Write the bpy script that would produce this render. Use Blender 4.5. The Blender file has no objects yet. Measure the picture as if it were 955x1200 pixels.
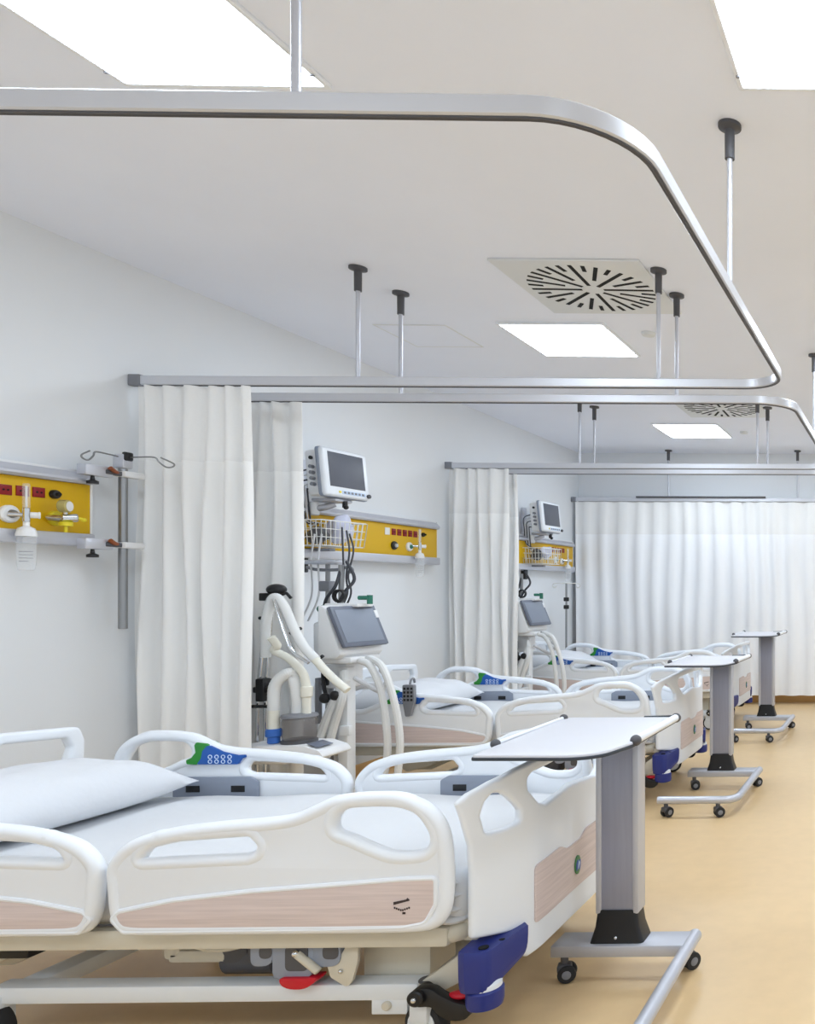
import bpy, bmesh, math, random
from mathutils import Vector, Matrix
random.seed(4)
PI = math.pi
C = bpy.context.scene.collection

# ------------------------------------------------------------------ materials
def lin(c):
    c = c / 255.0
    return c / 12.92 if c <= 0.04045 else ((c + 0.055) / 1.055) ** 2.4
def rgb(r, g, b): return (lin(r), lin(g), lin(b), 1.0)

def mat(name, col, rough=0.5, metal=0.0, vary=0.0, vscale=6.0, bump=0.0, bscale=60.0, stretch=(1, 1, 1),
        alpha=1.0, trans=0.0, ior=1.45, emit=0.0, coat=0.0, col2=None, spec=0.5, transl=0.0):
    m = bpy.data.materials.new(name); m.use_nodes = True
    nt = m.node_tree; p = nt.nodes['Principled BSDF']
    c = rgb(*col)
    p.inputs['Base Color'].default_value = c
    p.inputs['Roughness'].default_value = rough
    p.inputs['Metallic'].default_value = metal
    p.inputs['IOR'].default_value = ior
    p.inputs['Specular IOR Level'].default_value = spec
    p.inputs['Alpha'].default_value = alpha
    p.inputs['Transmission Weight'].default_value = trans
    p.inputs['Coat Weight'].default_value = coat
    if emit:
        p.inputs['Emission Color'].default_value = c
        p.inputs['Emission Strength'].default_value = emit
    tc = nt.nodes.new('ShaderNodeTexCoord'); mp = nt.nodes.new('ShaderNodeMapping')
    mp.inputs['Scale'].default_value = stretch
    nt.links.new(tc.outputs['Object'], mp.inputs['Vector'])
    if vary or col2:
        n = nt.nodes.new('ShaderNodeTexNoise'); n.inputs['Scale'].default_value = vscale
        n.inputs['Detail'].default_value = 5
        nt.links.new(mp.outputs['Vector'], n.inputs['Vector'])
        r = nt.nodes.new('ShaderNodeValToRGB')
        r.color_ramp.elements[0].position = 0.32; r.color_ramp.elements[1].position = 0.68
        if col2: a, b = rgb(*col), rgb(*col2)
        else:
            a = tuple(min(1, x * (1 - vary)) for x in c[:3]) + (1,); b = tuple(min(1, x * (1 + vary)) for x in c[:3]) + (1,)
        r.color_ramp.elements[0].color = a; r.color_ramp.elements[1].color = b
        nt.links.new(n.outputs['Fac'], r.inputs['Fac']); nt.links.new(r.outputs['Color'], p.inputs['Base Color'])
    if bump:
        n2 = nt.nodes.new('ShaderNodeTexNoise'); n2.inputs['Scale'].default_value = bscale; n2.inputs['Detail'].default_value = 4
        nt.links.new(mp.outputs['Vector'], n2.inputs['Vector'])
        bp = nt.nodes.new('ShaderNodeBump'); bp.inputs['Strength'].default_value = bump; bp.inputs['Distance'].default_value = 0.01
        nt.links.new(n2.outputs['Fac'], bp.inputs['Height']); nt.links.new(bp.outputs['Normal'], p.inputs['Normal'])
    if transl:
        out = nt.nodes['Material Output']; t = nt.nodes.new('ShaderNodeBsdfTranslucent'); t.inputs['Color'].default_value = c
        mx = nt.nodes.new('ShaderNodeMixShader'); mx.inputs['Fac'].default_value = transl
        nt.links.new(p.outputs['BSDF'], mx.inputs[1]); nt.links.new(t.outputs['BSDF'], mx.inputs[2])
        nt.links.new(mx.outputs['Shader'], out.inputs['Surface'])
    return m

M = {}
M['wall'] = mat('wall_paint', (226, 229, 232), 0.6, vary=0.01, vscale=2, bump=0.03, bscale=120)
M['ceil'] = mat('ceiling_paint', (235, 240, 251), 0.8, vary=0.01, vscale=2)
M['floor'] = mat('vinyl_floor', (217, 187, 142), 0.33, vary=0.025, vscale=14, bump=0.01, bscale=90)
M['base'] = mat('vinyl_skirting', (214, 170, 110), 0.45, vary=0.02)
M['white'] = mat('white_plastic', (232, 236, 241), 0.32, vary=0.008, vscale=3)
M['white2'] = mat('white_painted_metal', (226, 230, 233), 0.35, vary=0.02, vscale=5)
M['cream'] = mat('cream_metal', (206, 200, 184), 0.4, vary=0.03, vscale=6)
M['wood'] = mat('pale_wood_laminate', (220, 204, 199), 0.42, col2=(203, 187, 183), vscale=4, stretch=(1.0, 1.0, 34))
M['blue'] = mat('navy_plastic', (38, 50, 124), 0.35, vary=0.04)
M['grey'] = mat('grey_blue_plastic', (142, 150, 165), 0.45, vary=0.03)
M['dgrey'] = mat('dark_grey_plastic', (80, 80, 84), 0.45, vary=0.05)
M['mgrey'] = mat('mid_grey_plastic', (128, 130, 136), 0.45, vary=0.04)
M['black'] = mat('black_plastic', (26, 26, 28), 0.4, vary=0.1)
M['rubber'] = mat('black_rubber', (38, 38, 40), 0.7, vary=0.1)
M['alu'] = mat('brushed_aluminium', (206, 208, 216), 0.38, metal=0.65, vary=0.03, vscale=4, stretch=(1, 1, 12))
M['alu_dark'] = mat('grey_anodised_aluminium', (156, 159, 175), 0.42, metal=0.4, vary=0.03, vscale=5, stretch=(14, 14, 1))
M['silver'] = mat('silver_paint', (192, 194, 202), 0.35, metal=0.4, vary=0.02)
M['rail'] = mat('anodised_rail', (206, 208, 214), 0.35, metal=0.45, vary=0.015, vscale=8)
M['chrome'] = mat('chrome', (215, 217, 220), 0.12, metal=1.0, vary=0.02)
M['steel'] = mat('stainless_steel', (150, 151, 152), 0.28, metal=0.9, vary=0.03, stretch=(12, 12, 1))
M['sheet'] = mat('white_bed_sheet', (210, 212, 215), 0.85, vary=0.008, vscale=3, bump=0.25, bscale=9)
M['pillow'] = mat('white_pillow_cotton', (214, 216, 220), 0.85, vary=0.008, vscale=4, bump=0.3, bscale=12)
M['curtain'] = mat('cream_curtain_cloth', (248, 248, 247), 0.9, vary=0.012, vscale=3, bump=0.05, bscale=200, transl=0.15, stretch=(3, 3, 0.4))
M['net'] = mat('curtain_net', (248, 248, 247), 0.9, vary=0.01, vscale=90, transl=0.08, alpha=0.9)
M['backcurtain'] = mat('pale_curtain_cloth', (251, 252, 254), 0.9, vary=0.012, vscale=3, bump=0.05, bscale=200, transl=0.15, stretch=(3, 3, 0.4))
M['yellow'] = mat('yellow_panel', (214, 170, 4), 0.45, vary=0.015)
M['red'] = mat('red_socket', (132, 8, 16), 0.35, vary=0.05)
M['redh'] = mat('red_handle', (196, 16, 40), 0.35, vary=0.05)
M['green'] = mat('green_keypad', (46, 140, 52), 0.4, vary=0.05)
M['kblue'] = mat('blue_keypad', (32, 88, 170), 0.4, vary=0.05)
M['key'] = mat('pale_key_print', (196, 214, 236), 0.5, vary=0.03)
M['laminate'] = mat('white_laminate', (208, 208, 214), 0.35, vary=0.006)
M['edge'] = mat('dark_edge_band', (52, 58, 66), 0.5, vary=0.05)
M['screen'] = mat('dark_screen', (92, 95, 104), 0.4, vary=0.12, vscale=3)
M['screen2'] = mat('grey_screen', (128, 136, 150), 0.42, vary=0.05, vscale=3)
M['bezel'] = mat('grey_bezel', (104, 110, 124), 0.4, vary=0.03)
M['device'] = mat('white_device_plastic', (228, 229, 230), 0.4, vary=0.01)
M['hose'] = mat('ivory_hose', (228, 226, 214), 0.45, vary=0.02, vscale=20)
M['ghose'] = mat('translucent_white_hose', (222, 223, 222), 0.4, vary=0.02)
M['glass'] = mat('clear_plastic', (235, 240, 244), 0.12, alpha=0.2, vary=0.02)
M['smoke'] = mat('smoked_plastic', (120, 114, 111), 0.1, alpha=0.5, vary=0.03)
M['medblue'] = mat('blue_connector', (58, 108, 190), 0.4, vary=0.04)
M['teal'] = mat('green_connector', (48, 118, 98), 0.4, vary=0.05)
M['ylw2'] = mat('bright_yellow_plastic', (222, 205, 40), 0.4, vary=0.03)
M['brass'] = mat('brass_gauge', (190, 180, 120), 0.3, metal=0.6, vary=0.04)
M['tan'] = mat('copper_knob', (150, 84, 52), 0.4, metal=0.3, vary=0.08)
M['vent'] = mat('ceiling_vent_plate', (220, 223, 224), 0.6, vary=0.01)
M['hole'] = mat('black_slot', (18, 18, 18), 0.8, vary=0.1)
M['lamp'] = mat('lit_diffuser', (229, 242, 255), 0.5, emit=17.5)
M['cloth'] = mat('blue_white_cloth', (206, 208, 226), 0.9, vary=0.05, vscale=20, bump=0.2, bscale=30)
M['cable'] = mat('grey_cable', (62, 64, 70), 0.5, vary=0.05)
M['wcable'] = mat('white_cable', (212, 212, 214), 0.5, vary=0.03)
M['ink'] = mat('dark_print', (58, 46, 46), 0.6, vary=0.1)
M['emb_g'] = mat('emblem_green', (70, 130, 80), 0.4, vary=0.05)
M['emb_b'] = mat('emblem_blue', (66, 96, 170), 0.4, vary=0.05)
M['wire'] = mat('white_wire', (226, 226, 222), 0.4, vary=0.02)

# ------------------------------------------------------------------ geometry builder
def frame_of(d):
    d = d.normalized()
    up = Vector((0, 0, 1)) if abs(d.z) < 0.95 else Vector((0, 1, 0))
    a = d.cross(up).normalized(); return a, a.cross(d).normalized()

class B:
    def __init__(s): s.bm = bmesh.new()
    def box(s, lo, hi, bev=0.0, rot=None, seg=2):
        lo, hi = Vector(lo), Vector(hi); c = (lo + hi) / 2; d = hi - lo
        t = bmesh.new(); bmesh.ops.create_cube(t, size=1)
        for v in t.verts: v.co = Vector((v.co.x * d.x, v.co.y * d.y, v.co.z * d.z))
        if bev:
            bmesh.ops.bevel(t, geom=t.edges[:], offset=min(bev, 0.49 * min(d)), segments=seg, profile=0.5, affect='EDGES')
        R = (rot.to_4x4() if rot else Matrix())
        for v in t.verts: v.co = c + (R @ v.co)
        s.merge(t); return s
    def merge(s, t, mtx=None):
        me = bpy.data.meshes.new('tmp'); t.to_mesh(me); t.free()
        if mtx: me.transform(mtx)
        s.bm.from_mesh(me); bpy.data.meshes.remove(me)
    def cyl(s, p0, p1, r, r2=None, seg=20, bev=0.0):
        p0, p1 = Vector(p0), Vector(p1); d = p1 - p0; a, b = frame_of(d)
        r2 = r if r2 is None else r2
        prof = [(0.0, r), (1.0, r2)]
        if bev:
            e = bev / d.length; prof = [(0, r - bev), (e, r), (1 - e, r2), (1, r2 - bev)]
        rings = []
        for t, rr in prof:
            rings.append([s.bm.verts.new(p0 + d * t + (a * math.cos(2 * PI * i / seg) + b * math.sin(2 * PI * i / seg)) * rr) for i in range(seg)])
        for q in range(len(rings) - 1):
            for i in range(seg):
                j = (i + 1) % seg; s.bm.faces.new((rings[q][i], rings[q][j], rings[q + 1][j], rings[q + 1][i]))
        s.bm.faces.new(rings[0][::-1]); s.bm.faces.new(rings[-1]); return s
    def tube(s, pts, r, seg=10, closed=False, ry=None, rib=None):
        pts = [Vector(p) for p in pts]; n = len(pts); rings = []; prev = None
        for i, p in enumerate(pts):
            if closed: d = pts[(i + 1) % n] - pts[i - 1]
            else: d = pts[min(i + 1, n - 1)] - pts[max(i - 1, 0)]
            d.normalize()
            if prev is None: a, b = frame_of(d)
            else:
                a = prev - d * prev.dot(d)
                if a.length < 1e-6: a, b = frame_of(d)
                a.normalize(); b = a.cross(d)
            prev = a; rr = r if rib is None else r * (1 + rib * (i % 2))
            ring = []
            for k in range(seg):
                t = 2 * PI * k / seg
                ring.append(s.bm.verts.new(p + a * math.cos(t) * rr + b * math.sin(t) * (ry or rr)))
            rings.append(ring)
        m = n if closed else n - 1
        for i in range(m):
            for k in range(seg):
                k2 = (k + 1) % seg; s.bm.faces.new((rings[i][k], rings[i][k2], rings[(i + 1) % n][k2], rings[(i + 1) % n][k]))
        if not closed:
            s.bm.faces.new(rings[0][::-1]); s.bm.faces.new(rings[-1])
        return s
    def lathe(s, prof, c, seg=24, axis='Z'):
        c = Vector(c); rings = []
        for r, h in prof:
            ring = []
            for i in range(seg):
                t = 2 * PI * i / seg; q = Vector((r * math.cos(t), r * math.sin(t), h))
                if axis == 'X': q = Vector((q.z, q.x, q.y))
                if axis == 'Y': q = Vector((q.x, q.z, q.y))
                ring.append(s.bm.verts.new(c + q))
            rings.append(ring)
        for q in range(len(rings) - 1):
            for i in range(seg):
                j = (i + 1) % seg; s.bm.faces.new((rings[q][i], rings[q][j], rings[q + 1][j], rings[q + 1][i]))
        s.bm.faces.new(rings[0][::-1]); s.bm.faces.new(rings[-1]); return s
    def prism(s, poly, lo, hi, plane='XZ', bev=0.0):
        """polygon in a plane, extruded along the remaining axis from lo to hi"""
        t = bmesh.new()
        def P(u, v, w): return {'XZ': (u, w, v), 'YZ': (w, u, v), 'XY': (u, v, w)}[plane]
        a = [t.verts.new(P(u, v, lo)) for u, v in poly]; b = [t.verts.new(P(u, v, hi)) for u, v in poly]
        n = len(poly); t.faces.new(a[::-1]); t.faces.new(b)
        for i in range(n): t.faces.new((a[i], a[(i + 1) % n], b[(i + 1) % n], b[i]))
        bmesh.ops.recalc_face_normals(t, faces=t.faces[:])
        if bev: bmesh.ops.bevel(t, geom=[e for e in t.edges], offset=bev, segments=2, profile=0.5, affect='EDGES', clamp_overlap=True)
        s.merge(t); return s
    def ball(s, c, r, sc=(1, 1, 1), u=20, v=12):
        t = bmesh.new(); bmesh.ops.create_uvsphere(t, u_segments=u, v_segments=v, radius=r)
        for w in t.verts: w.co = Vector(c) + Vector((w.co.x * sc[0], w.co.y * sc[1], w.co.z * sc[2]))
        s.merge(t); return s
    def xf(s, m): bmesh.ops.transform(s.bm, matrix=m, verts=s.bm.verts[:]); return s

def smooth_closed(pts, n=6):
    out = []; m = len(pts)
    for i in range(m):
        p0, p1, p2, p3 = [Vector(pts[(i + k) % m]) for k in (-1, 0, 1, 2)]
        for j in range(n):
            t = j / n
            out.append(0.5 * ((2 * p1) + (p2 - p0) * t + (2 * p0 - 5 * p1 + 4 * p2 - p3) * t * t + (3 * p1 - p0 - 3 * p2 + p3) * t ** 3))
    return out
def smooth_open(pts, n=8):
    P = [Vector(p) for p in pts]; P = [P[0] * 2 - P[1]] + P + [P[-1] * 2 - P[-2]]; out = []
    for i in range(1, len(P) - 2):
        p0, p1, p2, p3 = P[i - 1:i + 3]
        for j in range(n):
            t = j / n
            out.append(0.5 * ((2 * p1) + (p2 - p0) * t + (2 * p0 - 5 * p1 + 4 * p2 - p3) * t * t + (3 * p1 - p0 - 3 * p2 + p3) * t ** 3))
    out.append(P[-2]); return out
def fillet(pts, r, n=5):
    out = []; m = len(pts)
    rs = r if isinstance(r, (list, tuple)) else [r] * m
    for i in range(m):
        p = Vector(pts[i]); a = Vector(pts[i - 1]) - p; b = Vector(pts[(i + 1) % m]) - p
        la, lb = a.length, b.length; a.normalize(); b.normalize()
        ang = a.angle(b); d = min(rs[i] / max(math.tan(ang / 2), 1e-3), la * 0.49, lb * 0.49)
        s, e = p + a * d, p + b * d
        for j in range(n + 1):
            t = j / n; out.append(s * (1 - t) ** 2 + p * 2 * t * (1 - t) + e * t * t)
    return out

def plate(outlines, thick, bev, to3d, res=3):
    """flat board with rounded edges (first outline outer, rest holes) as a bmesh-ready mesh; to3d maps (u,v,w)"""
    cu = bpy.data.curves.new('tmp', 'CURVE'); cu.dimensions = '2D'; cu.fill_mode = 'BOTH'
    cu.extrude = max(thick / 2 - bev, 0.0001); cu.bevel_depth = bev; cu.bevel_resolution = res; cu.offset = -bev
    for o in outlines:
        sp = cu.splines.new('POLY'); sp.points.add(len(o) - 1); sp.use_cyclic_u = True
        for p, q in zip(sp.points, o): p.co = (q[0], q[1], 0, 1)
    ob = bpy.data.objects.new('tmp', cu); C.objects.link(ob)
    dg = bpy.context.evaluated_depsgraph_get(); dg.update()
    me = bpy.data.meshes.new_from_object(ob.evaluated_get(dg))
    bpy.data.objects.remove(ob); bpy.data.curves.remove(cu)
    b = B(); b.bm.from_mesh(me); bpy.data.meshes.remove(me)
    bmesh.ops.remove_doubles(b.bm, verts=b.bm.verts[:], dist=1e-5)
    if to3d:
        for v in b.bm.verts: v.co = Vector(to3d(v.co.x, v.co.y, v.co.z))
    bmesh.ops.recalc_face_normals(b.bm, faces=b.bm.faces[:])
    return b

def tag(o, label, cat, group=None, kind=None):
    o['label'] = label
    if cat: o['category'] = cat
    if group: o['group'] = group
    if kind: o['kind'] = kind
    return o
def thing(name, label, cat, loc=(0, 0, 0), rz=0.0, group=None):
    o = bpy.data.objects.new(name, None); C.objects.link(o); o.empty_display_size = 0.1
    o.location = loc; o.rotation_euler = (0, 0, rz); return tag(o, label, cat, group)
def obj(name, b, m, parent=None, angle=35, label=None, recalc=True):
    bm = b.bm
    if recalc: bmesh.ops.recalc_face_normals(bm, faces=bm.faces[:])
    me = bpy.data.meshes.new(name); bm.to_mesh(me); bm.free()
    me.materials.append(m)
    for p in me.polygons: p.use_smooth = True
    me.set_sharp_from_angle(angle=math.radians(angle))
    o = bpy.data.objects.new(name, me); C.objects.link(o)
    if parent: o.parent = parent
    if label: o['label'] = label
    return o
def struct(name, b, m, label=None):
    o = obj(name, b, m); o['kind'] = 'structure'
    if label: o['label'] = label
    return o
def dup(root, loc, label, rz=None):
    def cp(o, par):
        c = o.copy(); C.objects.link(c); c.parent = par
        for ch in o.children: cp(ch, c)
        return c
    r = cp(root, None); r.location = loc
    if rz is not None: r.rotation_euler = (0, 0, rz)
    r['label'] = label
    return r

# ------------------------------------------------------------------ the room
WX, EX, SY, NY, H = -3.70, 2.60, -1.6, 8.98, 2.83
struct('floor', B().box((WX - .2, SY - .2, -.1), (EX + .2, NY + .2, 0)), M['floor'], 'yellow vinyl floor')
struct('ceiling', B().box((WX - .2, SY - .2, H), (EX + .2, NY + .2, H + .1)), M['ceil'], 'plain white ceiling')
struct('wall_left', B().box((WX - .15, SY - .2, 0), (WX, NY + .2, H)), M['wall'], 'white wall behind the bed heads')
struct('wall_back', B().box((WX, NY, 0), (EX + .15, NY + .15, H)), M['wall'], 'white wall behind the far curtain')
def skirting(lo, hi): return B().box(lo, hi, 0.004)
struct('baseboard_back', skirting((WX, NY - .015, 0), (EX, NY, .115)), M['base'], 'tan skirting under the far curtain')
struct('baseboard_left', skirting((WX, SY, 0), (WX + .015, NY - .015, .10)), M['base'])

# ceiling lights
LG = 'square ceiling light panels'
def light_panel(x, y, lab, ly=0.62):
    t = thing('ceiling_light', lab, 'ceiling light', (x, y, H), 0, LG)
    w = 0.30; d = ly / 2
    fr = plate([fillet([(-w - .012, -d - .012), (w + .012, -d - .012), (w + .012, d + .012), (-w - .012, d + .012)], .012),
                fillet([(-w + .004, -d + .004), (w - .004, -d + .004), (w - .004, d - .004), (-w + .004, d - .004)], .008)], .014, .003,
               lambda u, v, z: (u, v, z - .007))
    obj('frame', fr, M['white'], t)
    obj('diffuser', plate([fillet([(-w, -d), (w, -d), (w, d), (-w, d)], .008)], .008, .003, lambda u, v, z: (u, v, z - .008)), M['lamp'], t)
    for sx in (-1, 1):
        for sy in (-1, 1):
            obj('clip', B().box((sx * w - .006, sy * (d - .06) - .004, -.018), (sx * w + .006, sy * (d - .06) + .004, -.013), .001), M['mgrey'], t)
    return t
light_panel(-2.07, 2.13, 'bright square ceiling light above the nearest bed, upper left')
light_panel(-0.20, 2.11, 'bright ceiling light cut by the right edge of the picture')
light_panel(-2.06, 4.91, 'bright ceiling light just beyond the large round air vent')
light_panel(-2.06, 7.68, 'smallest and farthest lit ceiling panel near the back wall')
light_panel(-0.20, 4.90, 'ceiling light over the aisle beside the second bed')
light_panel(-0.20, 7.67, 'ceiling light over the aisle beside the third bed')
light_panel(-2.07, -0.6, 'ceiling light behind the viewpoint on the bed side')
light_panel(-0.20, -0.6, 'ceiling light behind the viewpoint over the aisle')
light_panel(1.50, 2.1, 'ceiling light near the right wall beside the first bay')
light_panel(1.50, 4.9, 'ceiling light near the right wall beside the second bay')

# swirl air vents
def vent(x, y, lab):
    t = thing('ceiling_vent', lab, 'air vent', (x, y, H), 0, 'swirl ceiling vents')
    obj('vent_plate', B().box((-.352, -.352, -.012), (.352, .352, -.001), .002), M['vent'], t)
    R = .305
    k = 0
    slots = B()
    for i in range(32):
        a = 2 * PI * i / 32 + .02
        r0 = [.055, .235, .13, .235][i % 4]
        u = Vector((math.cos(a), math.sin(a), 0)); v = Vector((-u.y, u.x, 0)); w = .0095
        q = [u * r0 - v * w, u * R - v * w, u * R + v * w, u * r0 + v * w]
        lo = [slots.bm.verts.new(p + Vector((0, 0, -.0135))) for p in q]; hi = [slots.bm.verts.new(p + Vector((0, 0, -.0115))) for p in q]
        slots.bm.faces.new(lo); slots.bm.faces.new(hi[::-1])
        for j in range(4): slots.bm.faces.new((lo[j], lo[(j + 1) % 4], hi[(j + 1) % 4], hi[j]))
    obj('swirl_slots', slots, M['hole'], t)
    obj('hub', B().lathe([(.045, -.016), (.05, -.012)], (0, 0, 0)), M['vent'], t)
vent(-1.60, 4.06, 'large square air vent plate with radial black slots above the nearest bays')
vent(-1.56, 6.70, 'smaller looking round slotted air vent half hidden behind the curtain rail')

def ceiling_disc(x, y, lab):
    o = obj('smoke_detector', B().lathe([(.02, -.022), (.036, -.018), (.042, -.004), (.042, 0)], (0, 0, 0)), M['vent'])
    o.location = (x, y, H - .0005); tag(o, lab, 'detector', 'ceiling discs')
ceiling_disc(-1.548, 4.77, 'small pale ceiling disc right of the middle light panel')
ceiling_disc(-1.58, 7.74, 'tiny pale ceiling disc right of the farthest light panel')
hp = plate([[(-.21, -.21), (.21, -.21), (.21, .21), (-.21, .21)], [(-.202, -.202), (.202, -.202), (.202, .202), (-.202, .202)]], .004, .001, lambda u, v, w: (u, v, w))
hatch = thing('access_hatch', 'flush square ceiling hatch left of the round vent', 'hatch', (-2.90, 4.86, H - .002))
obj('hatch_frame', hp, M['vent'], hatch)
obj('hatch_panel', B().box((-.2, -.2, -.001), (.2, .2, .0015)), M['ceil'], hatch)

# ------------------------------------------------------------------ curtain rails
RZ = 2.28
def rail_path(y0, y1, xr, r=.2, n=10):
    p = [(WX + .03, y0), (xr - r, y0)]
    for i in range(1, n + 1):
        a = -PI / 2 + (PI / 2) * i / n; p.append((xr - r + r * math.cos(a), y0 + r + r * math.sin(a)))
    p.append((xr, (y0 + y1) / 2))
    for i in range(0, n + 1):
        a = (PI / 2) * i / n; p.append((xr - r + r * math.cos(a), y1 - r + r * math.sin(a)))
    p.append((WX + .03, y1)); return p
def sweep_rect(path, w, z0, z1):
    b = B(); P = [Vector((x, y, 0)) for x, y in path]; rings = []
    ww = w / 2; e = .004
    prof = [(-ww, z0 + e), (-ww + e, z0), (ww - e, z0), (ww, z0 + e), (ww, z1 - e), (ww - e, z1), (-ww + e, z1), (-ww, z1 - e)]
    for i, p in enumerate(P):
        d = (P[min(i + 1, len(P) - 1)] - P[max(i - 1, 0)]).normalized(); nn = Vector((d.y, -d.x, 0))
        rings.append([b.bm.verts.new(p + nn * o + Vector((0, 0, z))) for o, z in prof])
    for i in range(len(rings) - 1):
        for k in range(8): b.bm.faces.new((rings[i][k], rings[i][(k + 1) % 8], rings[i + 1][(k + 1) % 8], rings[i + 1][k]))
    b.bm.faces.new(rings[0]); b.bm.faces.new(rings[-1][::-1]); return b
def curtain_rail(y0, y1, xr, lab, rods, with_bar=False):
    t = thing('curtain_rail', lab, 'curtain rail', (0, 0, 0), 0, 'U shaped bed curtain rails')
    path = rail_path(y0, y1, xr)
    obj('track', sweep_rect(path, .024, RZ - .022, RZ + .022), M['rail'], t, 30)
    obj('glider_slot', sweep_rect([(WX + .08, y0)] + path[1:-1] + [(WX + .08, y1)], .013, RZ - .0235, RZ - .0215), M['dgrey'], t, 30)
    for yy in (y0, y1):
        obj('end_cap', B().box((WX, yy - .017, RZ - .027), (WX + .055, yy + .017, RZ + .027), .004), M['mgrey'], t)
    for x, y in rods:
        rd = obj('drop_rod', B().cyl((x, y, RZ + .02), (x, y, H - .1), .0095, seg=14), M['silver'], t)
        obj('ceiling_mount', B().lathe([(.016, H - .115), (.0165, H - .02), (.024, H - .016), (.038, H - .012), (.038, H)], (x, y, 0)), M['dgrey'], rd)
    if with_bar:
        obj('dark_bar', B().box((-2.98, y1 - .03, RZ + .016), (-1.55, y1 - .013, RZ + .036), .003), M['dgrey'], t)  # thin dark grey bar along the near top edge of the track
curtain_rail(1.645, 3.83, -.585, 'nearest large U shaped silver curtain rail curving over the first bed',
             [(-1.255, 1.645), (-.585, 2.63), (-2.63, 3.83), (-1.195, 3.83)])
curtain_rail(4.15, 6.40, -.60, 'second U shaped silver curtain rail just behind the nearest one',
             [(-2.63, 4.15), (-1.20, 4.15), (-.60, 5.19), (-2.63, 6.40), (-1.20, 6.40)])
curtain_rail(6.70, 8.78, -.60, 'farthest silver curtain rail in front of the back wall',
             [(-2.63, 6.70), (-1.17, 6.70), (-.60, 7.7), (-2.63, 8.78), (-1.20, 8.78)], True)

# ------------------------------------------------------------------ curtains
def curtain(x0, x1, y, lab, mcl, folds, amp, seed, z0=.1, hdr=.36, grp='bed curtains'):
    rnd = random.Random(seed)
    t = thing('bed_curtain', lab, 'curtain', ((x0 + x1) / 2, y, 0), 0, grp)
    n = max(40, int(folds * 14)); L = x1 - x0
    ph = [rnd.uniform(.7, 1.3) for _ in range(int(folds) + 3)]
    s = sum(ph[:int(folds)]); cum = [0]
    for q in ph[:int(folds)]: cum.append(cum[-1] + q / s)
    amps = [rnd.uniform(.55, 1.25) for _ in cum]
    def prof(u, z):
        for i in range(len(cum) - 1):
            if u <= cum[i + 1] + 1e-9: break
        f = (u - cum[i]) / (cum[i + 1] - cum[i])
        a = amps[i] * (1 - f) + amps[i + 1] * f
        k = 1 - .45 * max(0, (z - 1.6) / .66)
        v = math.sin(2 * PI * f); v = math.copysign(abs(v) ** .75, v)
        xx = -L / 2 + u * L + .012 * math.sin(3.1 * z + 9 * u + seed) * (1 if 0 < u < 1 else .4)
        return Vector((xx, amp * a * k * v + .006 * math.sin(4 * z + 20 * u), z))
    def cloth(za, zb, nz):
        b = B(); g = []
        for j in range(nz + 1):
            z = za + (zb - za) * j / nz
            g.append([prof(i / n, z) for i in range(n + 1)])
        th = .0022
        fr = [[b.bm.verts.new(p + Vector((0, -th, 0))) for p in row] for row in g]
        bk = [[b.bm.verts.new(p + Vector((0, th, 0))) for p in row] for row in g]
        for j in range(nz):
            for i in range(n):
                b.bm.faces.new((fr[j][i], fr[j][i + 1], fr[j + 1][i + 1], fr[j + 1][i]))
                b.bm.faces.new((bk[j][i + 1], bk[j][i], bk[j + 1][i], bk[j + 1][i + 1]))
            for i in (0, n):
                b.bm.faces.new((fr[j][i], fr[j + 1][i], bk[j + 1][i], bk[j][i]))
        for i in range(n):
            b.bm.faces.new((fr[0][i + 1], fr[0][i], bk[0][i], bk[0][i + 1])); b.bm.faces.new((fr[nz][i], fr[nz][i + 1], bk[nz][i + 1], bk[nz][i]))
        return b
    top = RZ - .026
    obj('fabric', cloth(z0, top - hdr, 14), mcl, t, 60)
    obj('net_header', cloth(top - hdr, top, 4), M['net'], t, 60, label='sheer net strip at the curtain top')
curtain(WX + .03, -3.13, 3.83, 'nearest cream curtain bunched beside the yellow wall panel and steel pole', M['curtain'], 6, .036, 1)
curtain(WX + .03, -3.13, 4.15, 'cream curtain just behind the nearest one, left of the monitor', M['curtain'], 5, .032, 2)
curtain(WX + .03, -3.20, 6.40, 'cream curtain bunched at the end of the second yellow panel', M['curtain'], 5, .036, 5)
curtain(WX + .03, -3.27, 6.70, 'narrow sliver of curtain left of the far ventilator', M['curtain'], 5, .03, 7)
curtain(WX + .05, -.66, 8.78, 'wide drawn white curtain across the back of the ward', M['backcurtain'], 17, .024, 11, grp='back curtain')

# ------------------------------------------------------------------ bed head wall units
def head_unit(y0, y1, lab):
    t = thing('bed_head_panel', lab, 'wall panel', (WX, y1, 1.64), 0, 'yellow bed head supply panels')
    L = y1 - y0
    obj('backing', B().box((0, -L, -.16), (.045, 0, .17), .004), M['device'], t)
    obj('yellow_board', B().box((.044, -L + .02, -.112), (.056, -.012, .107), .002), M['yellow'], t)
    obj('end_cap', B().box((0, -.012, -.16), (.058, -.002, .165), .002), M['device'], t)
    obj('top_trim', B().prism([(0, .112), (.075, .107), (.085, .118), (.085, .128), (.06, .155), (0, .175)], -L, -.02, 'XZ'), M['alu'], t)
    obj('equipment_rail', B().box((.02, -L, -.168), (.088, -.02, -.113), .006), M['alu'], t)
    return t
def socket(t, y, z, m, w=.046, h=.042):
    s = obj('socket', B().box((.055, y - w / 2, z - h / 2), (.060, y + w / 2, z + h / 2), .0015), m, t)
    return s
U = {}
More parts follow.
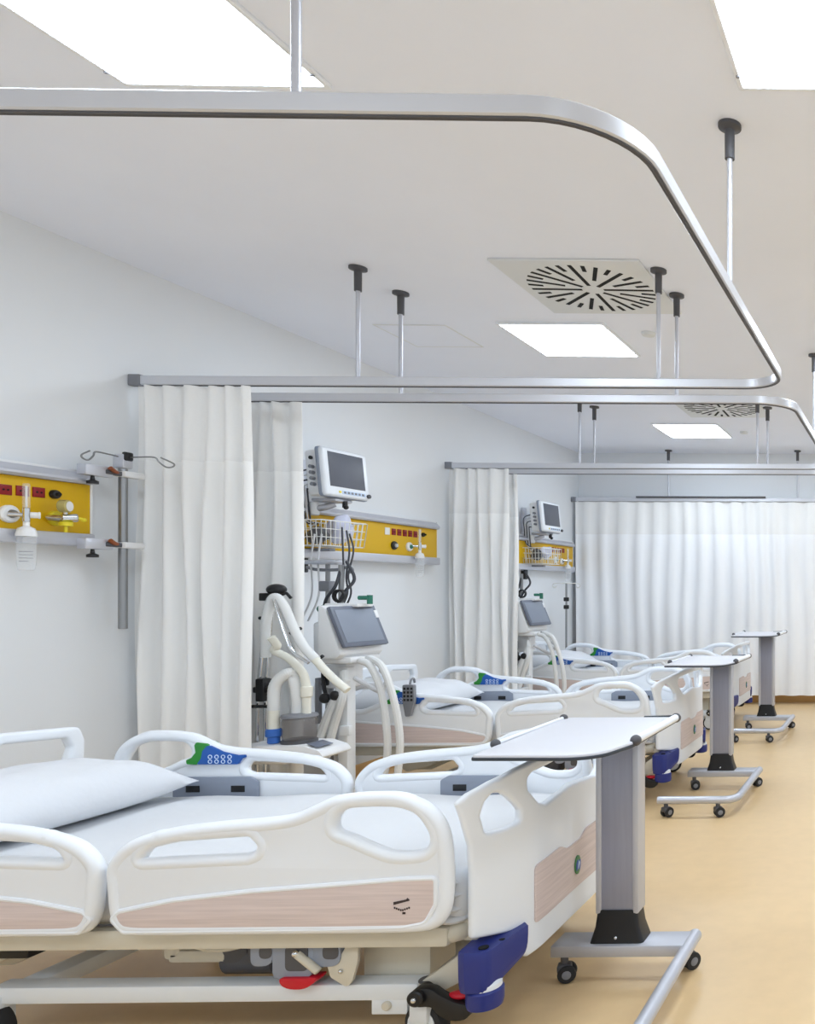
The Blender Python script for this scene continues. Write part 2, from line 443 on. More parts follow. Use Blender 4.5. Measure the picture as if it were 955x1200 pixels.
for nm, y0, y1, lab in (('A', 1.95, 3.60, 'nearest yellow bed head panel at the left edge with large red sockets'),
                        ('B', 4.60, 6.20, 'second yellow bed head panel with a row of five red sockets'),
                        ('C', 7.15, 8.70, 'farthest yellow bed head panel behind the small monitor')):
    U[nm] = head_unit(y0, y1, lab)
def dots(t, y, z, m, n=2, r=.004, x=.0605):
    for i in range(n):
        obj('socket_hole', B().cyl((x - .001, y - .008 + .016 * i, z), (x + .0006, y - .008 + .016 * i, z), r, seg=10), M['hole'], t)
for i, y in enumerate((-.345, -.283, -.222)):
    s = socket(U['A'], y, .045 + .002 * i, M['red'], .047, .042); dots(s, y, .045 + .002 * i, None)
for i in range(5):
    y = -.53 + .062 * i; s = socket(U['B'], y, .052, M['red'], .044, .046); dots(s, y, .052, None)
    y = -.50 + .062 * i; s = socket(U['C'], y, .055, M['red'], .044, .05)
socket(U['B'], -.60, .052, M['device'], .05, .05)
def port(t, y, z, m, r=.026, m2='black'):
    p = obj('gas_outlet', B().lathe([(r, .055), (r, .066), (r * .85, .072), (r * .55, .074)], (0, y, z), axis='X'), m, t)
    obj('outlet_core', B().lathe([(r * .5, .073), (r * .4, .084), (r * .2, .085)], (0, y, z), axis='X', seg=14), M[m2], p)
port(U['A'], -.163, .048, M['black'], .019, 'hole')
port(U['A'], -.334, -.052, M['device'], .036, 'steel')
port(U['A'], -.158, -.055, M['ylw2'], .032, 'brass')
port(U['B'], -.195, .055, M['black'], .016, 'hole')
port(U['B'], -.53, -.045, M['black'], .03, 'alu')
port(U['B'], -.36, -.045, M['device'], .033, 'teal')
port(U['C'], -.45, -.05, M['device'], .033, 'teal')
port(U['C'], -.30, -.06, M['device'], .033, 'steel')

def flowmeter(loc, lab, big=True):
    t = thing('oxygen_flowmeter', lab, 'flowmeter', loc, 0, 'flowmeters with humidifier bottles on the wall panels'); t.scale = (.7, .7, .95)
    obj('plug_stem', B().cyl((-.055, -.045, 0), (0, 0, 0), .009, seg=14), M['chrome'], t)
    obj('valve_body', B().cyl((0, 0, -.03), (0, 0, .03), .016, seg=16, bev=.003), M['chrome'], t)
    k = obj('control_knob', B().cyl((.012, .008, 0), (.035, .03, 0), .013, seg=18, bev=.003), M['device'], t)
    obj('knob_cap', B().cyl((.034, .029, 0), (.042, .037, 0), .015, seg=18, bev=.003), M['device'], k)
    tb = obj('flow_tube', B().lathe([(.016, .03), (.0165, .034), (.0165, .13), (.012, .135)], (0, 0, 0), 18), M['glass'], t)
    obj('tube_core', B().cyl((0, 0, .032), (0, 0, .125), .005, seg=10), M['ghose'], tb)
    obj('bottle_cap', B().lathe([(.014, -.03), (.014, -.048), (.036, -.058), (.046, -.085), (.046, -.092)], (0, 0, 0), 24), M['device'], t)
    bt = obj('humidifier_bottle', B().lathe([(.040, -.09), (.041, -.11), (.040, -.21), (.034, -.235), (.03, -.238)], (0, 0, 0), 24), M['glass'], t)
    for i in range(4):
        obj('level_mark', B().tube([(.0408 * math.cos(a), .0408 * math.sin(a), -.158 - .014 * i) for a in [(-1.5 + .16 * j) for j in range(10 if i < 3 else 7)]], .0012, 5), M['mgrey'], bt)
flowmeter((WX + .115, 3.279, 1.585), 'oxygen flowmeter with clear bottle on the nearest yellow panel')
flowmeter((WX + .115, 5.875, 1.600), 'oxygen flowmeter with clear bottle at the right end of the second yellow panel')
flowmeter((WX + .115, 8.42, 1.590), 'oxygen flowmeter with white bottle at the end of the farthest panel')

# vacuum regulator on the first panel
t = thing('vacuum_regulator', 'chrome and yellow suction regulator with round gauge on the nearest panel', 'regulator', (WX + .12, 3.425, 1.585))
obj('stem', B().cyl((-.055, -.02, 0), (.0, .0, 0), .013, seg=16), M['chrome'], t)
obj('body', B().cyl((-.01, -.01, 0), (.02, .03, .004), .018, seg=18, bev=.004), M['chrome'], t)
g = obj('gauge', B().cyl((-.012, -.012, .05), (.018, -.002, .05), .027, seg=24, bev=.004), M['brass'], t)
obj('gauge_face', B().cyl((.0178, -.0021, .05), (.0195, -.0016, .05), .021, seg=24), M['device'], g)
obj('gauge_neck', B().cyl((0, 0, .01), (0, -.005, .03), .008, seg=12), M['chrome'], g)
obj('selector_lever', B().tube([(.018, .022, .002), (.026, .034, 0), (.03, .042, -.004)], .007, 10).ball((.031, .044, -.004), .009), M['ylw2'], t)
obj('suction_knob', B().lathe([(.006, -.06), (.006, -.035), (.022, -.033), (.022, -.018), (.01, -.014)], (0, .0, 0), 18), M['ylw2'], t)

# infusion rail pole on the first panel
t = thing('infusion_pole', 'vertical steel infusion pole clamped beside the nearest yellow panel', 'pole', (WX + .115, 3.675, 1.1))
obj('pole', B().cyl((0, 0, 0), (0, 0, .79), .0165, seg=20, bev=.002), M['steel'], t)
hk = obj('hook_head', B().box((-.024, -.024, .735), (.024, .024, .80), .006), M['alu'], t)
obj('hook_clip', B().box((.012, -.02, .77), (.03, .02, .81), .006), M['black'], hk)
for dx, dy in ((.98, .16), (.02, -1.0)):
    D = Vector((dx, dy, 0)); N_ = Vector((-dy, dx, 0)); Z_ = Vector((0, 0, 1))
    pts = [Z_ * .785, D * .07 + Z_ * .79, D * .125 + Z_ * .79, D * .14 + Z_ * .77 + N_ * .005, D * .165 + Z_ * .748 + N_ * .01, D * .19 + Z_ * .75 + N_ * .012, D * .195 + Z_ * .765 + N_ * .01, D * .15 + Z_ * .79]
    obj('bag_hook', B().tube(smooth_open(pts, 6), .0035, 8), M['steel'], hk)
for z in (.71, .385):
    c = obj('clamp', B().box((-.03, -.175, z - .026), (.012, -.055, z + .022), .004), M['alu'], t)
    obj('clamp_jaw', B().box((-.02, -.02, z - .016), (.03, .075, z + .012), .006), M['device'], c)
    obj('arm', B().box((-.012, -.09, z - .012), (.016, .02, z + .008), .004), M['dgrey'], c)
    obj('clamp_lever', B().tube([(.005, -.03, z), (.02, -.06, z + .004), (.022, -.08, z + .016)], .009, 10), M['tan'], c)
    obj('clamp_knob', B().lathe([(.02, -.062), (.02, -.05), (.008, -.044), (.006, -.026)], (-.005, -.13, z), 16), M['black'], c)

# ------------------------------------------------------------------ hospital bed (origin under the centre of the foot face, +x to the foot)
FZ0, FZ1 = .356, .734
def rp(px, py): return ((px - 525) * .002237 - .125, FZ0 + (1097 - py) * .00226)
OUT = smooth_closed([rp(*p) for p in ((120, 1040), (119, 1018), (129, 1000), (150, 984), (195, 971), (250, 964), (300, 960), (338, 955), (365, 944), (385, 935), (408, 931),
        (440, 930), (468, 932), (494, 942), (512, 958), (522, 980), (526, 1012), (526, 1050), (521, 1077), (507, 1092), (480, 1097), (400, 1098), (300, 1098), (200, 1098), (150, 1097), (132, 1090), (123, 1072))], 4)
SLOT = fillet([rp(*p) for p in ((157, 1009), (166, 996), (182, 986), (240, 982), (288, 979), (299, 992), (296, 1000), (286, 1004))], [.012, .05, .03, .2, .02, .02, .015, .02])
HOLE = smooth_closed([rp(*p) for p in ((388, 966), (393, 953), (408, 945.5), (440, 943.5), (466, 945), (486, 956), (499, 974), (502, 988), (495, 999), (478, 1002.5), (455, 1001.5), (432, 993), (408, 982), (392, 976))], 4)
WOOD = fillet([rp(*p) for p in ((128, 1077), (136, 1068), (200, 1055), (293, 1045), (380, 1039), (472, 1032), (509, 1031), (509, 1062), (497, 1084), (470, 1089), (380, 1091), (142, 1092))],
              [.01, .02, .3, .3, .3, .3, .012, .03, .03, .05, .3, .015])
def inset(pts, d):
    pts = [Vector(p[:2]) for p in pts]; n = len(pts); A = sum(pts[i].x * pts[(i + 1) % n].y - pts[(i + 1) % n].x * pts[i].y for i in range(n))
    out = []
    for i in range(n):
        t = (pts[(i + 1) % n] - pts[i - 1])
        if t.length < 1e-7: continue
        t.normalize(); nn = Vector((-t.y, t.x)) * (1 if A > 0 else -1); out.append(pts[i] + nn * d)
    return out
RIM = inset(OUT, .0195); SLOTRIM = inset(SLOT, -.012); HOLERIM = inset(HOLE, -.014)
HX = -1.043
def side_rail(parent, head, far):
    sy = 1 if far else -1
    fx = (lambda x: 2 * HX - x + .004) if head else (lambda x: x)
    T = .030
    def tf(u, v, w): return (fx(u), sy * (.473 + w), v)     # w>0 is the outer face
    b = plate([OUT, SLOT, HOLE], T, .012, tf)
    yo = .473 + T / 2
    def loop(pts, r, y): b.tube([(fx(p[0]), sy * y, p[1]) for p in pts], r, 8, True)
    loop(WOOD, .008, yo - .002)
    b.tube([(fx(p[0]), sy * .473, p[1]) for p in RIM], .0205, 12, True)                       # rounded tube edge
    b.tube([(fx(p[0]), sy * .474, p[1]) for p in SLOTRIM], .0185, 12, True); b.tube([(fx(p[0]), sy * .474, p[1]) for p in HOLERIM], .0195, 12, True)
    r = obj('side_rail', b, M['white'], parent, 40)
    obj('wood_panel', plate([WOOD], .006, .001, lambda u, v, w: (fx(u), sy * (yo + .001 + w), v)), M['wood'], r, label='pale wood inset')
    # grey handle plate on the inner face
    gp = fillet([rp(*p) for p in ((270, 1050), (270, 1014), (284, 1006), (400, 1006), (414, 1014), (414, 1050))], [.004, .012, .02, .02, .012, .004])
    g = obj('release_plate', plate([gp], .010, .003, lambda u, v, w: (fx(u), sy * (.449 + w), v)), M['grey'], r)
    for px in (292, 368):
        x0, z0 = rp(px, 1032); x1, z1 = rp(px + 23, 1021)
        a, c = sorted((fx(x0), fx(x1)))
        obj('plate_slot', B().box((a, sy * .4435 - .0015, z0), (c, sy * .4435 + .0015, z1), .001), M['black'], g)
    if head:
        for face in (0, 1):
            K = [(283, 955.5 + 8), (283, 966), (306, 968), (330, 962), (352, 953), (378, 945), (381, 950), (377, 962), (389, 973), (392, 982), (385, 985), (340, 985), (306, 985), (299, 982), (302, 975), (297, 972)]
            KB = fillet([rp(*p) for p in ((292, 969), (305, 970), (330, 964), (352, 954), (360, 953), (366, 963), (368, 975), (376, 985.5), (306, 985.5), (300, 976), (293, 974))], .006)
            KG = fillet([rp(*p) for p in ((354, 953), (360, 950), (376, 948), (379, 953), (377, 965), (384, 974), (393, 978), (392, 985), (375, 986), (367, 975), (365, 963))], .006)
            yk = (.473 - T / 2 - .0045) if face == 0 else (yo + .0045)
            kp = obj('control_panel', plate([KB], .011, .001, lambda u, v, w: (fx(u), sy * (yk + w), v)), M['kblue'], r, label='blue keypad')
            obj('green_trim', plate([KG], .011, .001, lambda u, v, w: (fx(u), sy * (yk + w), v)), M['green'], kp, label='green keypad end')
            yb = sy * (yk + (-.006 if face == 0 else .006))
            for row, zz in enumerate((972.5, 980.5)):
                for q in range(4):
                    x, z = rp(352 - q * 11 if row == 0 else 352 - q * 11, zz)
                    ring = [(fx(x + .0068 * math.cos(2 * PI * k / 14)), yb, z + .0068 * math.sin(2 * PI * k / 14)) for k in range(14)]
                    obj('key', B().tube(ring, .0018, 6, True), M['key'], kp)
    elif not far:
        # the small printed mark near the foot end of the outer wood panel
        mk = B()
        def mp_(px, py): return rp(px, py)
        poly = [mp_(460, 1058.5), (mp_(460, 1062)), mp_(478.8, 1057), mp_(478.8, 1056), mp_(476.5, 1053.5), mp_(475, 1055.5)]
        mk.prism([(p[0], p[1]) for p in poly], -yo - .0053, -yo - .0043, 'XZ')
        for k in range(8):
            px = 460.5 + k * 2.45; dz = 3.2 * (1 - abs(k - 3.5) / 3.5)
            x0, z0 = mp_(px, 1066.5 + dz); x1, z1 = mp_(px + 1.5, 1064.3 + dz)
            mk.box((x0, -yo - .0053, z0), (x1, -yo - .0043, z1))
        a, c = mp_(470.5, 1073), mp_(474, 1070.5)
        mk.box((a[0], -yo - .0053, a[1]), (c[0], -yo - .0043, c[1]))
        obj('printed_mark', mk, M['ink'], r, label='small dark logo print')
    return r

def foot_x(y): 
    a = max(0, abs(y) - .20) / .29
    return -.115 * a * a
def board(outl, thick, bev, xoff, bend, cuts, yoff=0):
    b = plate(outl, thick, bev, lambda u, v, w: (w, u, v))
    for i in range(1, cuts):
        y = -.5 + i / cuts
        bmesh.ops.bisect_plane(b.bm, geom=b.bm.verts[:] + b.bm.edges[:] + b.bm.faces[:], plane_co=(0, y, 0), plane_no=(0, 1, 0))
    for v in b.bm.verts:
        y = v.co.y; dx = (bend(y + .002) - bend(y - .002)) / .004
        n = Vector((1, -dx, 0)).normalized()
        v.co = Vector((bend(y) + xoff, y, v.co.z)) + n * v.co.x
    return b
def sym(pts): return [(-y, z) for y, z in reversed(pts)]

def caster(parent, x, y, r=.06, brake=False, turn=0.0):
    R = Matrix.Translation((x, y, 0)) @ Matrix.Rotation(turn, 4, 'Z')
    f = B().box((-.03, -.034, .075), (.03, .034, .15), .006)
    f.prism([(-.028, .13), (.028, .13), (.02, .045), (.0, .035), (-.03, .05)], -.03, -.024, 'XZ', .001); f.prism([(-.028, .13), (.028, .13), (.02, .045), (0, .035), (-.03, .05)], .024, .03, 'XZ', .001)
    c = obj('caster', f.xf(R), M['white2'], parent)
    w = obj('wheel', B().lathe([(r - .012, -.021), (r - .002, -.017), (r, -.008), (r, .008), (r - .002, .017), (r - .012, .021)], (0, 0, r), 28, 'Y').xf(R), M['rubber'], c)
    obj('wheel_hub', B().lathe([(.008, -.0235), (r - .016, -.0225), (r - .014, .0225), (.008, .0235)], (0, 0, r), 20, 'Y').xf(R), M['white2'], c)
    return c

def make_bed(loc, lab):
    t = thing('hospital_bed', lab, 'hospital bed', loc, 0, 'hospital beds in a row along the wall')
    # --- footboard
    half = [(0, .775), (.13, .775), (.24, .772), (.32, .762), (.40, .742), (.452, .722), (.477, .702), (.466, .66), (.449, .58), (.445, .50), (.445, .36), (.445, .322), (.40, .311), (.31, .290), (.302, .21), (.285, .198), (.10, .197), (0, .197)]
    full = [(-y, z) for y, z in half][::-1][:-1] + half[:-1]
    outer = fillet(full, .012, 3)
    wing = [(.424, .655), (.414, .690), (.395, .710), (.37, .703), (.335, .668), (.312, .640), (.312, .606), (.36, .600), (.412, .601)]
    wing = fillet(wing, .012)
    wing2 = sym(wing)
    mid = fillet([(-.285, .725), (-.262, .738), (0, .742), (.262, .738), (.285, .725), (.283, .69), (.235, .640), (.19, .622), (0, .64), (-.19, .622), (-.235, .640), (-.283, .69)], .02)
    fb = obj('footboard', board([outer, [tuple(p) for p in wing], wing2, mid], .028, .010, -.014, foot_x, 40), M['white'], t, 40)
    wp = fillet([(-.262, .285), (-.262, .458), (-.10, .462), (-.05, .44), (.05, .44), (.10, .462), (.262, .458), (.262, .285), (.05, .288), (-.05, .288)], [.015, .02, .05, .05, .05, .05, .02, .015, .1, .1])
    w = obj('wood_panel', board([wp], .006, .001, .0015, foot_x, 16), M['wood'], fb, label='pale wood inset')
    e = obj('emblem', B().lathe([(1, 0), (1, .004), (.9, .005)], (0, 0, 0), 24, 'X').xf(Matrix.Translation((.004, .02, .362)) @ Matrix.Diagonal((1, .022, .031, 1))), M['emb_g'], w, label='small blue and green oval badge')
    obj('emblem_swirl', plate([smooth_closed([(-.017, -.018), (-.02, .004), (-.008, .02), (.004, .012), (.016, .016), (.019, -.004), (.01, -.02), (-.004, -.010)], 4)], .003, .001, lambda u, v, ww: (.0095 + ww, .02 + u * .85, .362 + v * .9)), M['emb_b'], e)
    obj('emblem_flash', plate([smooth_closed([(-.008, -.014), (-.006, .006), (.002, .014), (.008, .004), (.002, -.004)], 4)], .003, .001, lambda u, v, ww: (.0108 + ww, .02 + u * .85, .362 + v * .9)), M['key'], e)
    # --- headboard
    hb = [(-.45, .40), (-.47, .60), (-.475, .70), (-.455, .755), (-.20, .775), (0, .78), (.20, .775), (.455, .755), (.475, .70), (.47, .60), (.45, .40)]
    ho = [fillet(hb, .03)]
    for s in (-1, 1):
        h_ = [(s * .40, .60), (s * .425, .68), (s * .41, .718), (s * .20, .735), (s * .13, .70), (s * .20, .60)]
        ho.append(fillet(h_ if s < 0 else h_[::-1], .02))
    ho.append(fillet([(-.10, .62), (-.08, .71), (.08, .71), (.10, .62)], .02))
    obj('headboard', board(ho, .036, .012, -2.08, lambda y: 0.0, 2), M['white'], t, 40)
    # --- rails
    for head in (False, True):
        for far in (False, True): side_rail(t, head, far)
    # --- mattress
    mb = B(); tm = bmesh.new(); bmesh.ops.create_cube(tm, size=1)
    for v in tm.verts: v.co = Vector((v.co.x * 1.92, v.co.y * .86, v.co.z * .145))
    bmesh.ops.bevel(tm, geom=tm.edges[:], offset=.035, segments=4, profile=.5, affect='EDGES')
    for i in range(1, 40): bmesh.ops.bisect_plane(tm, geom=tm.verts[:] + tm.edges[:] + tm.faces[:], plane_co=(-.96 + i * 1.92 / 40, 0, 0), plane_no=(1, 0, 0))
    for i in range(1, 18): bmesh.ops.bisect_plane(tm, geom=tm.verts[:] + tm.edges[:] + tm.faces[:], plane_co=(0, -.43 + i * .86 / 18, 0), plane_no=(0, 1, 0))
    for v in tm.verts:
        x, y = v.co.x, v.co.y
        if v.co.z > .03: v.co.z += .004 * math.sin(5 * x + 3 * y) + .003 * math.sin(11 * y + 2.5 * x) + .003 * math.sin(17 * x - 9 * y)
        v.co += Vector((-1.075, 0, .43))
    mb.merge(tm)
    mt = obj('mattress', mb, M['sheet'], t, 60)
    # loosely tucked sheet folds at the foot corners
    for s in (-1, 1):
        fo = B()
        for k, (z, dy) in enumerate(((.478, .0), (.445, .006), (.405, .004), (.372, .0))):
            fo.tube(smooth_open([(-.34, s * (.428 + dy), z + .010), (-.20, s * (.432 + dy), z), (-.150, s * (.420 + dy), z - .008), (-.122, s * .36, z - .004), (-.115, s * .25, z)], 5), .016, 8, ry=.011)
        obj('sheet_fold', fo, M['sheet'], mt, 60)
    pp = [(-2.0, -.432), (-.16, -.432), (-.110, -.37), (-.110, .37), (-.16, .432), (-2.0, .432)]
    obj('piping', B().tube([(x, y, .361) for x, y in fillet(pp, .03)], .004, 6, True), M['dgrey'], mt)
    for zz, dd in ((.462, .446), (.428, .449)):  # shade in the sheet creases, put in as thin grey tubes
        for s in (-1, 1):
            obj('crease_shade', B().tube(smooth_open([(-.32, s * (dd - .004), zz + .004), (-.22, s * dd, zz), (-.16, s * (dd - .012), zz - .008), (-.128, s * .385, zz - .004)], 6), .0022, 6), M['mgrey'], mt)
    # --- deck frame
    dk = B()
    for s in (-1, 1):
        dk.box((-2.05, s * .415 - .022, .292), (-.16, s * .415 + .022, .350), .012)
    for x in (-2.03, -1.55, -1.04, -.55, -.12): dk.box((x - .022, -.40, .296), (x + .022, .40, .348), .006)
    dk.box((-2.02, -.40, .345), (-.12, .40, .356), .003)
    df = obj('deck_frame', dk, M['cream'], t)
    obj('corner_curve', B().tube(smooth_open([(-.25, -.415, .318), (-.18, -.415, .322), (-.135, -.39, .326), (-.12, -.32, .33)], 6), .02, 10, ry=.026), M['cream'], df)
    # --- base frame
    bs = B()
    for s in (-1, 1): bs.box((-1.45, s * .36 - .03, .125), (-.27, s * .36 + .03, .172), .006)
    for x in (-1.40, -.30): bs.box((x - .035, -.34, .118), (x + .035, .34, .165), .006)
    bf = obj('base_frame', bs, M['white2'], t)
    for s in (-1, 1):
        obj('frame_lug', B().box((-.40, s * .372 - .016, .085), (-.30, s * .372 + .016, .135), .004), M['white2'], bf)
        obj('lug_bolt', B().cyl((-.355, s * .385, .112), (-.355, s * .397, .112), .013, seg=18, bev=.003), M['cream'], bf)
        obj('frame_bracket', B().prism([(-.27, .125), (-.20, .15), (-.10, .20), (-.085, .26), (-.13, .27), (-.24, .19), (-.27, .172)], s * .36 - .026, s * .36 + .026, 'XZ', .003), M['cream'], bf)
    obj('frame_cap', B().cyl((-.255, -.37, .171), (-.255, -.37, .178), .022, seg=20, bev=.002), M['dgrey'], bf)
    # --- lifting column and arms
    for s in (-1, 1):
        obj('lift_column', B().box((-.46, s * .265 - .065, .165), (-.27, s * .265 + .065, .30), .004), M['cream'], t)
    la = B()
    for s in (-1, 1):
        la.prism([(-1.62, .292), (-1.36, .292), (-1.52, .20), (-1.66, .165), (-1.70, .19)], s * .27 - .03, s * .27 + .03, 'XZ', .004)
        la.prism([(-1.34, .292), (-1.26, .292), (-1.55, .165), (-1.64, .165)], s * .22 - .02, s * .22 + .02, 'XZ', .004)
    obj('lift_arm', la, M['cream'], t)
    obj('arm_pivot', B().box((-1.47, -.39, .252), (-1.34, -.31, .297), .006).box((-1.62, -.36, .283), (-1.44, -.33, .296), .004), M['black'], t)
    # actuator motors under the deck
    mo = B().cyl((-.88, -.28, .205), (-.72, -.28, .205), .048, seg=20, bev=.01).cyl((-.80, -.10, .24), (-.55, -.10, .24), .04, seg=20, bev=.01)
    mo.box((-.80, -.335, .178), (-.715, -.22, .295), .03).box((-.885, -.33, .185), (-.79, -.22, .295), .03)
    obj('motor', mo, M['dgrey'], t)
    tr = B().box((-1.02, -.33, .205), (-.84, -.20, .245), .014).box((-1.03, -.33, .215), (-.98, -.20, .298), .012).tube(smooth_open([(-.96, -.34, .285), (-.90, -.345, .262), (-.84, -.345, .258), (-.78, -.34, .27)], 5), .011, 8)
    obj('motor_tray', tr, M['cream'], t)
    # rail locking clamps
    for s in (-1, 1):
        for i, (x0, x1, zb) in enumerate(((-.715, -.655, .235), (-.655, -.545, .200), (-.545, -.47, .232))):
            cl = obj('rail_clamp', B().prism(fillet([(x0, .30), (x1, .30), (x1, zb), (x0, zb)], [.004, .004, .03, .02]), s * .375 - .035, s * .375 + .035, 'XZ', .004), M['grey'], t)
            xm = (x0 + x1) / 2; w_ = (x1 - x0) * .28
            ya, yb = sorted((s * .409, s * .4125))
            obj('clamp_recess', B().prism(fillet([(xm - w_ + .012, .292), (xm + w_ + .012, .292), (xm + w_ + .012, zb + .022), (xm - w_ + .012, zb + .022)], .015), ya, yb, 'XZ'), M['dgrey'], cl)
        lv = obj('release_lever', B().prism(fillet([(-.515, .255), (-.50, .20), (-.455, .172), (-.44, .19), (-.425, .245), (-.425, .292), (-.455, .292), (-.475, .255)], .012), s * .40 - .005, s * .40 + .005, 'XZ', .001), M['cream'], t)
        obj('lever_rod', B().cyl((-.585, s * .415, .272), (-.525, s * .415, .222), .011, seg=12, bev=.002), M['cream'], lv)
        obj('lever_bolt', B().ball((-.585, s * .418, .273), .010).ball((-.47, s * .408, .218), .006), M['chrome'], lv)
        obj('red_grip', B().prism(smooth_closed([(-.628, .204), (-.60, .206), (-.555, .206), (-.528, .206), (-.536, .192), (-.562, .176), (-.60, .175), (-.624, .186)], 3), s * .40 - .02, s * .40 + .02, 'XZ', .003), M['redh'], lv, label='red release grip')
    # --- blue corner bumpers
    for s in (-1, 1):
        op = fillet([(-.092, .480), (-.034, .472), (.003, .312), (-.012, .298), (-.07, .30), (-.115, .38), (-.115, .470)], [.008, .03, .012, .01, .02, .02, .01], 4)
        bmp = B()
        cx, cy = -.07, .43
        def lowz(x, y): return max(0.0, min(1.0, (cy - y) / .14)) ** 1.3
        rings = []
        for z, k in ((.312, .965), (.306, 1.0), (.27, 1.0), (.235, .99), (.212, .97), (.196, .94), (.188, .90)):
            ring = []
            for x, y in op:
                f = (z - .188) / .118                                  # 0 at the lower edge, 1 at the top
                zz = z + lowz(x, y) * .050 * max(0.0, 1 - f) ** 1.0
                top = .012 * (1 - lowz(x, y)) if z > .3 else 0
                ring.append(bmp.bm.verts.new((cx + (x - cx) * k, s * (cy + (y - cy) * k), zz - top - .004)))
            rings.append(ring)
        n = len(op)
        for q in range(len(rings) - 1):
            for i in range(n): bmp.bm.faces.new((rings[q][i], rings[q][(i + 1) % n], rings[q + 1][(i + 1) % n], rings[q + 1][i]))
        bmp.bm.faces.new(rings[0]); bmp.bm.faces.new(rings[-1])
        bp = obj('corner_bumper', bmp, M['blue'], t, 30)
        rl = obj('bumper_roller', B().lathe([(.034, .128), (.045, .133), (.048, .145), (.048, .178), (.042, .183)], (-.062, s * .428, 0), 28), M['blue'], bp)
        obj('roller_band', B().lathe([(.034, .182), (.043, .184), (.043, .196), (.034, .204)], (-.062, s * .428, 0), 28), M['white'], rl, label='white roller band')
        for (hx, hy, rr) in ((-.056, .447, .013), (-.030, .400, .008)):
            obj('socket_hole', B().lathe([(rr, .285), (rr, .3005), (rr * .7, .301)], (hx, s * hy, .0), 20), M['hole'], bp)
    # --- casters and pedals
    for s in (-1, 1):
        caster(t, -.245, s * .385, .062, turn=.25 * s); caster(t, -1.44, s * .385, .062, turn=-.2)
        def bq(px, py): return (-.222 + (px - 500) * .0021, .186 - (py - 1147) * .0021)
        pd = obj('brake_pedal', B().prism(smooth_closed([bq(*p) for p in ((482, 1158), (488, 1149), (508, 1149), (520, 1157), (540, 1167), (556, 1171), (560, 1180), (552, 1190), (534, 1191), (518, 1183), (508, 1173), (488, 1172))], 3), s * .425 - .016, s * .425 + .016, 'XZ', .005)
                 .cyl((-.240, s * .39, .160), (-.240, s * .455, .160), .022, seg=22, bev=.004), M['black'], t, 30)
        obj('pedal_bolt', B().ball((-.240, s * .456, .160), .008), M['chrome'], pd)
        obj('pedal_red', B().ball((-.140, s * .412, .152), .022, (1.5, .8, .5)), M['redh'], pd, label='red pedal half')
    return t

BX = [(-1.10, 2.625), (-1.39, 5.17), (-1.54, 7.60)]
bed = make_bed((BX[0][0], BX[0][1], 0), 'nearest hospital bed filling the lower left of the picture')
dup(bed, (BX[1][0], BX[1][1], 0), 'second hospital bed, behind the nearest bed and its table')
dup(bed, (BX[2][0], BX[2][1], 0), 'farthest hospital bed in front of the back curtain')

# --- pillows
def make_pillow(loc, lab, rz=0.0):
    b = B(); n, m = 28, 36; W, L, T = .50, .74, .185
    def pt(i, j, top):
        u, v = -1 + 2 * i / n, -1 + 2 * j / m
        k = (1 - abs(u) ** 3.2) * (1 - abs(v) ** 3.6); k = max(k, 0) ** .6
        pin = 1 - .07 * (1 - v * v) * abs(u) ** 3; pin2 = 1 - .05 * (1 - u * u) * abs(v) ** 3
        wr = .004 * math.sin(9 * u + 4 * v) * k + .003 * math.sin(14 * v - 5 * u) * k
        return Vector((u * W / 2 * pin, v * L / 2 * pin2, (T * .68 * k if top else -T * .32 * k) + (wr if top else 0) + T * .32))
    up = [[b.bm.verts.new(pt(i, j, 1)) for j in range(m + 1)] for i in range(n + 1)]
    dn = [[up[i][j] if i in (0, n) or j in (0, m) else b.bm.verts.new(pt(i, j, 0)) for j in range(m + 1)] for i in range(n + 1)]
    for i in range(n):
        for j in range(m):
            b.bm.faces.new((up[i][j], up[i + 1][j], up[i + 1][j + 1], up[i][j + 1]))
            b.bm.faces.new((dn[i][j + 1], dn[i + 1][j + 1], dn[i + 1][j], dn[i][j]))
    o = obj('pillow', b, M['pillow'], None, 80)
    o.location = loc; o.rotation_euler = (0, 0, rz)
    return tag(o, lab, 'pillow', 'white pillows on the beds')
pl = make_pillow((BX[0][0] - 1.80, BX[0][1] + .01, .503), 'large white pillow on the nearest bed')
for (bx, by), lab in zip(BX[1:], ('white pillow on the second bed', 'white pillow on the farthest bed')):
    q = pl.copy(); C.objects.link(q); q.location = (bx - 1.80, by + .01, .503); q['label'] = lab

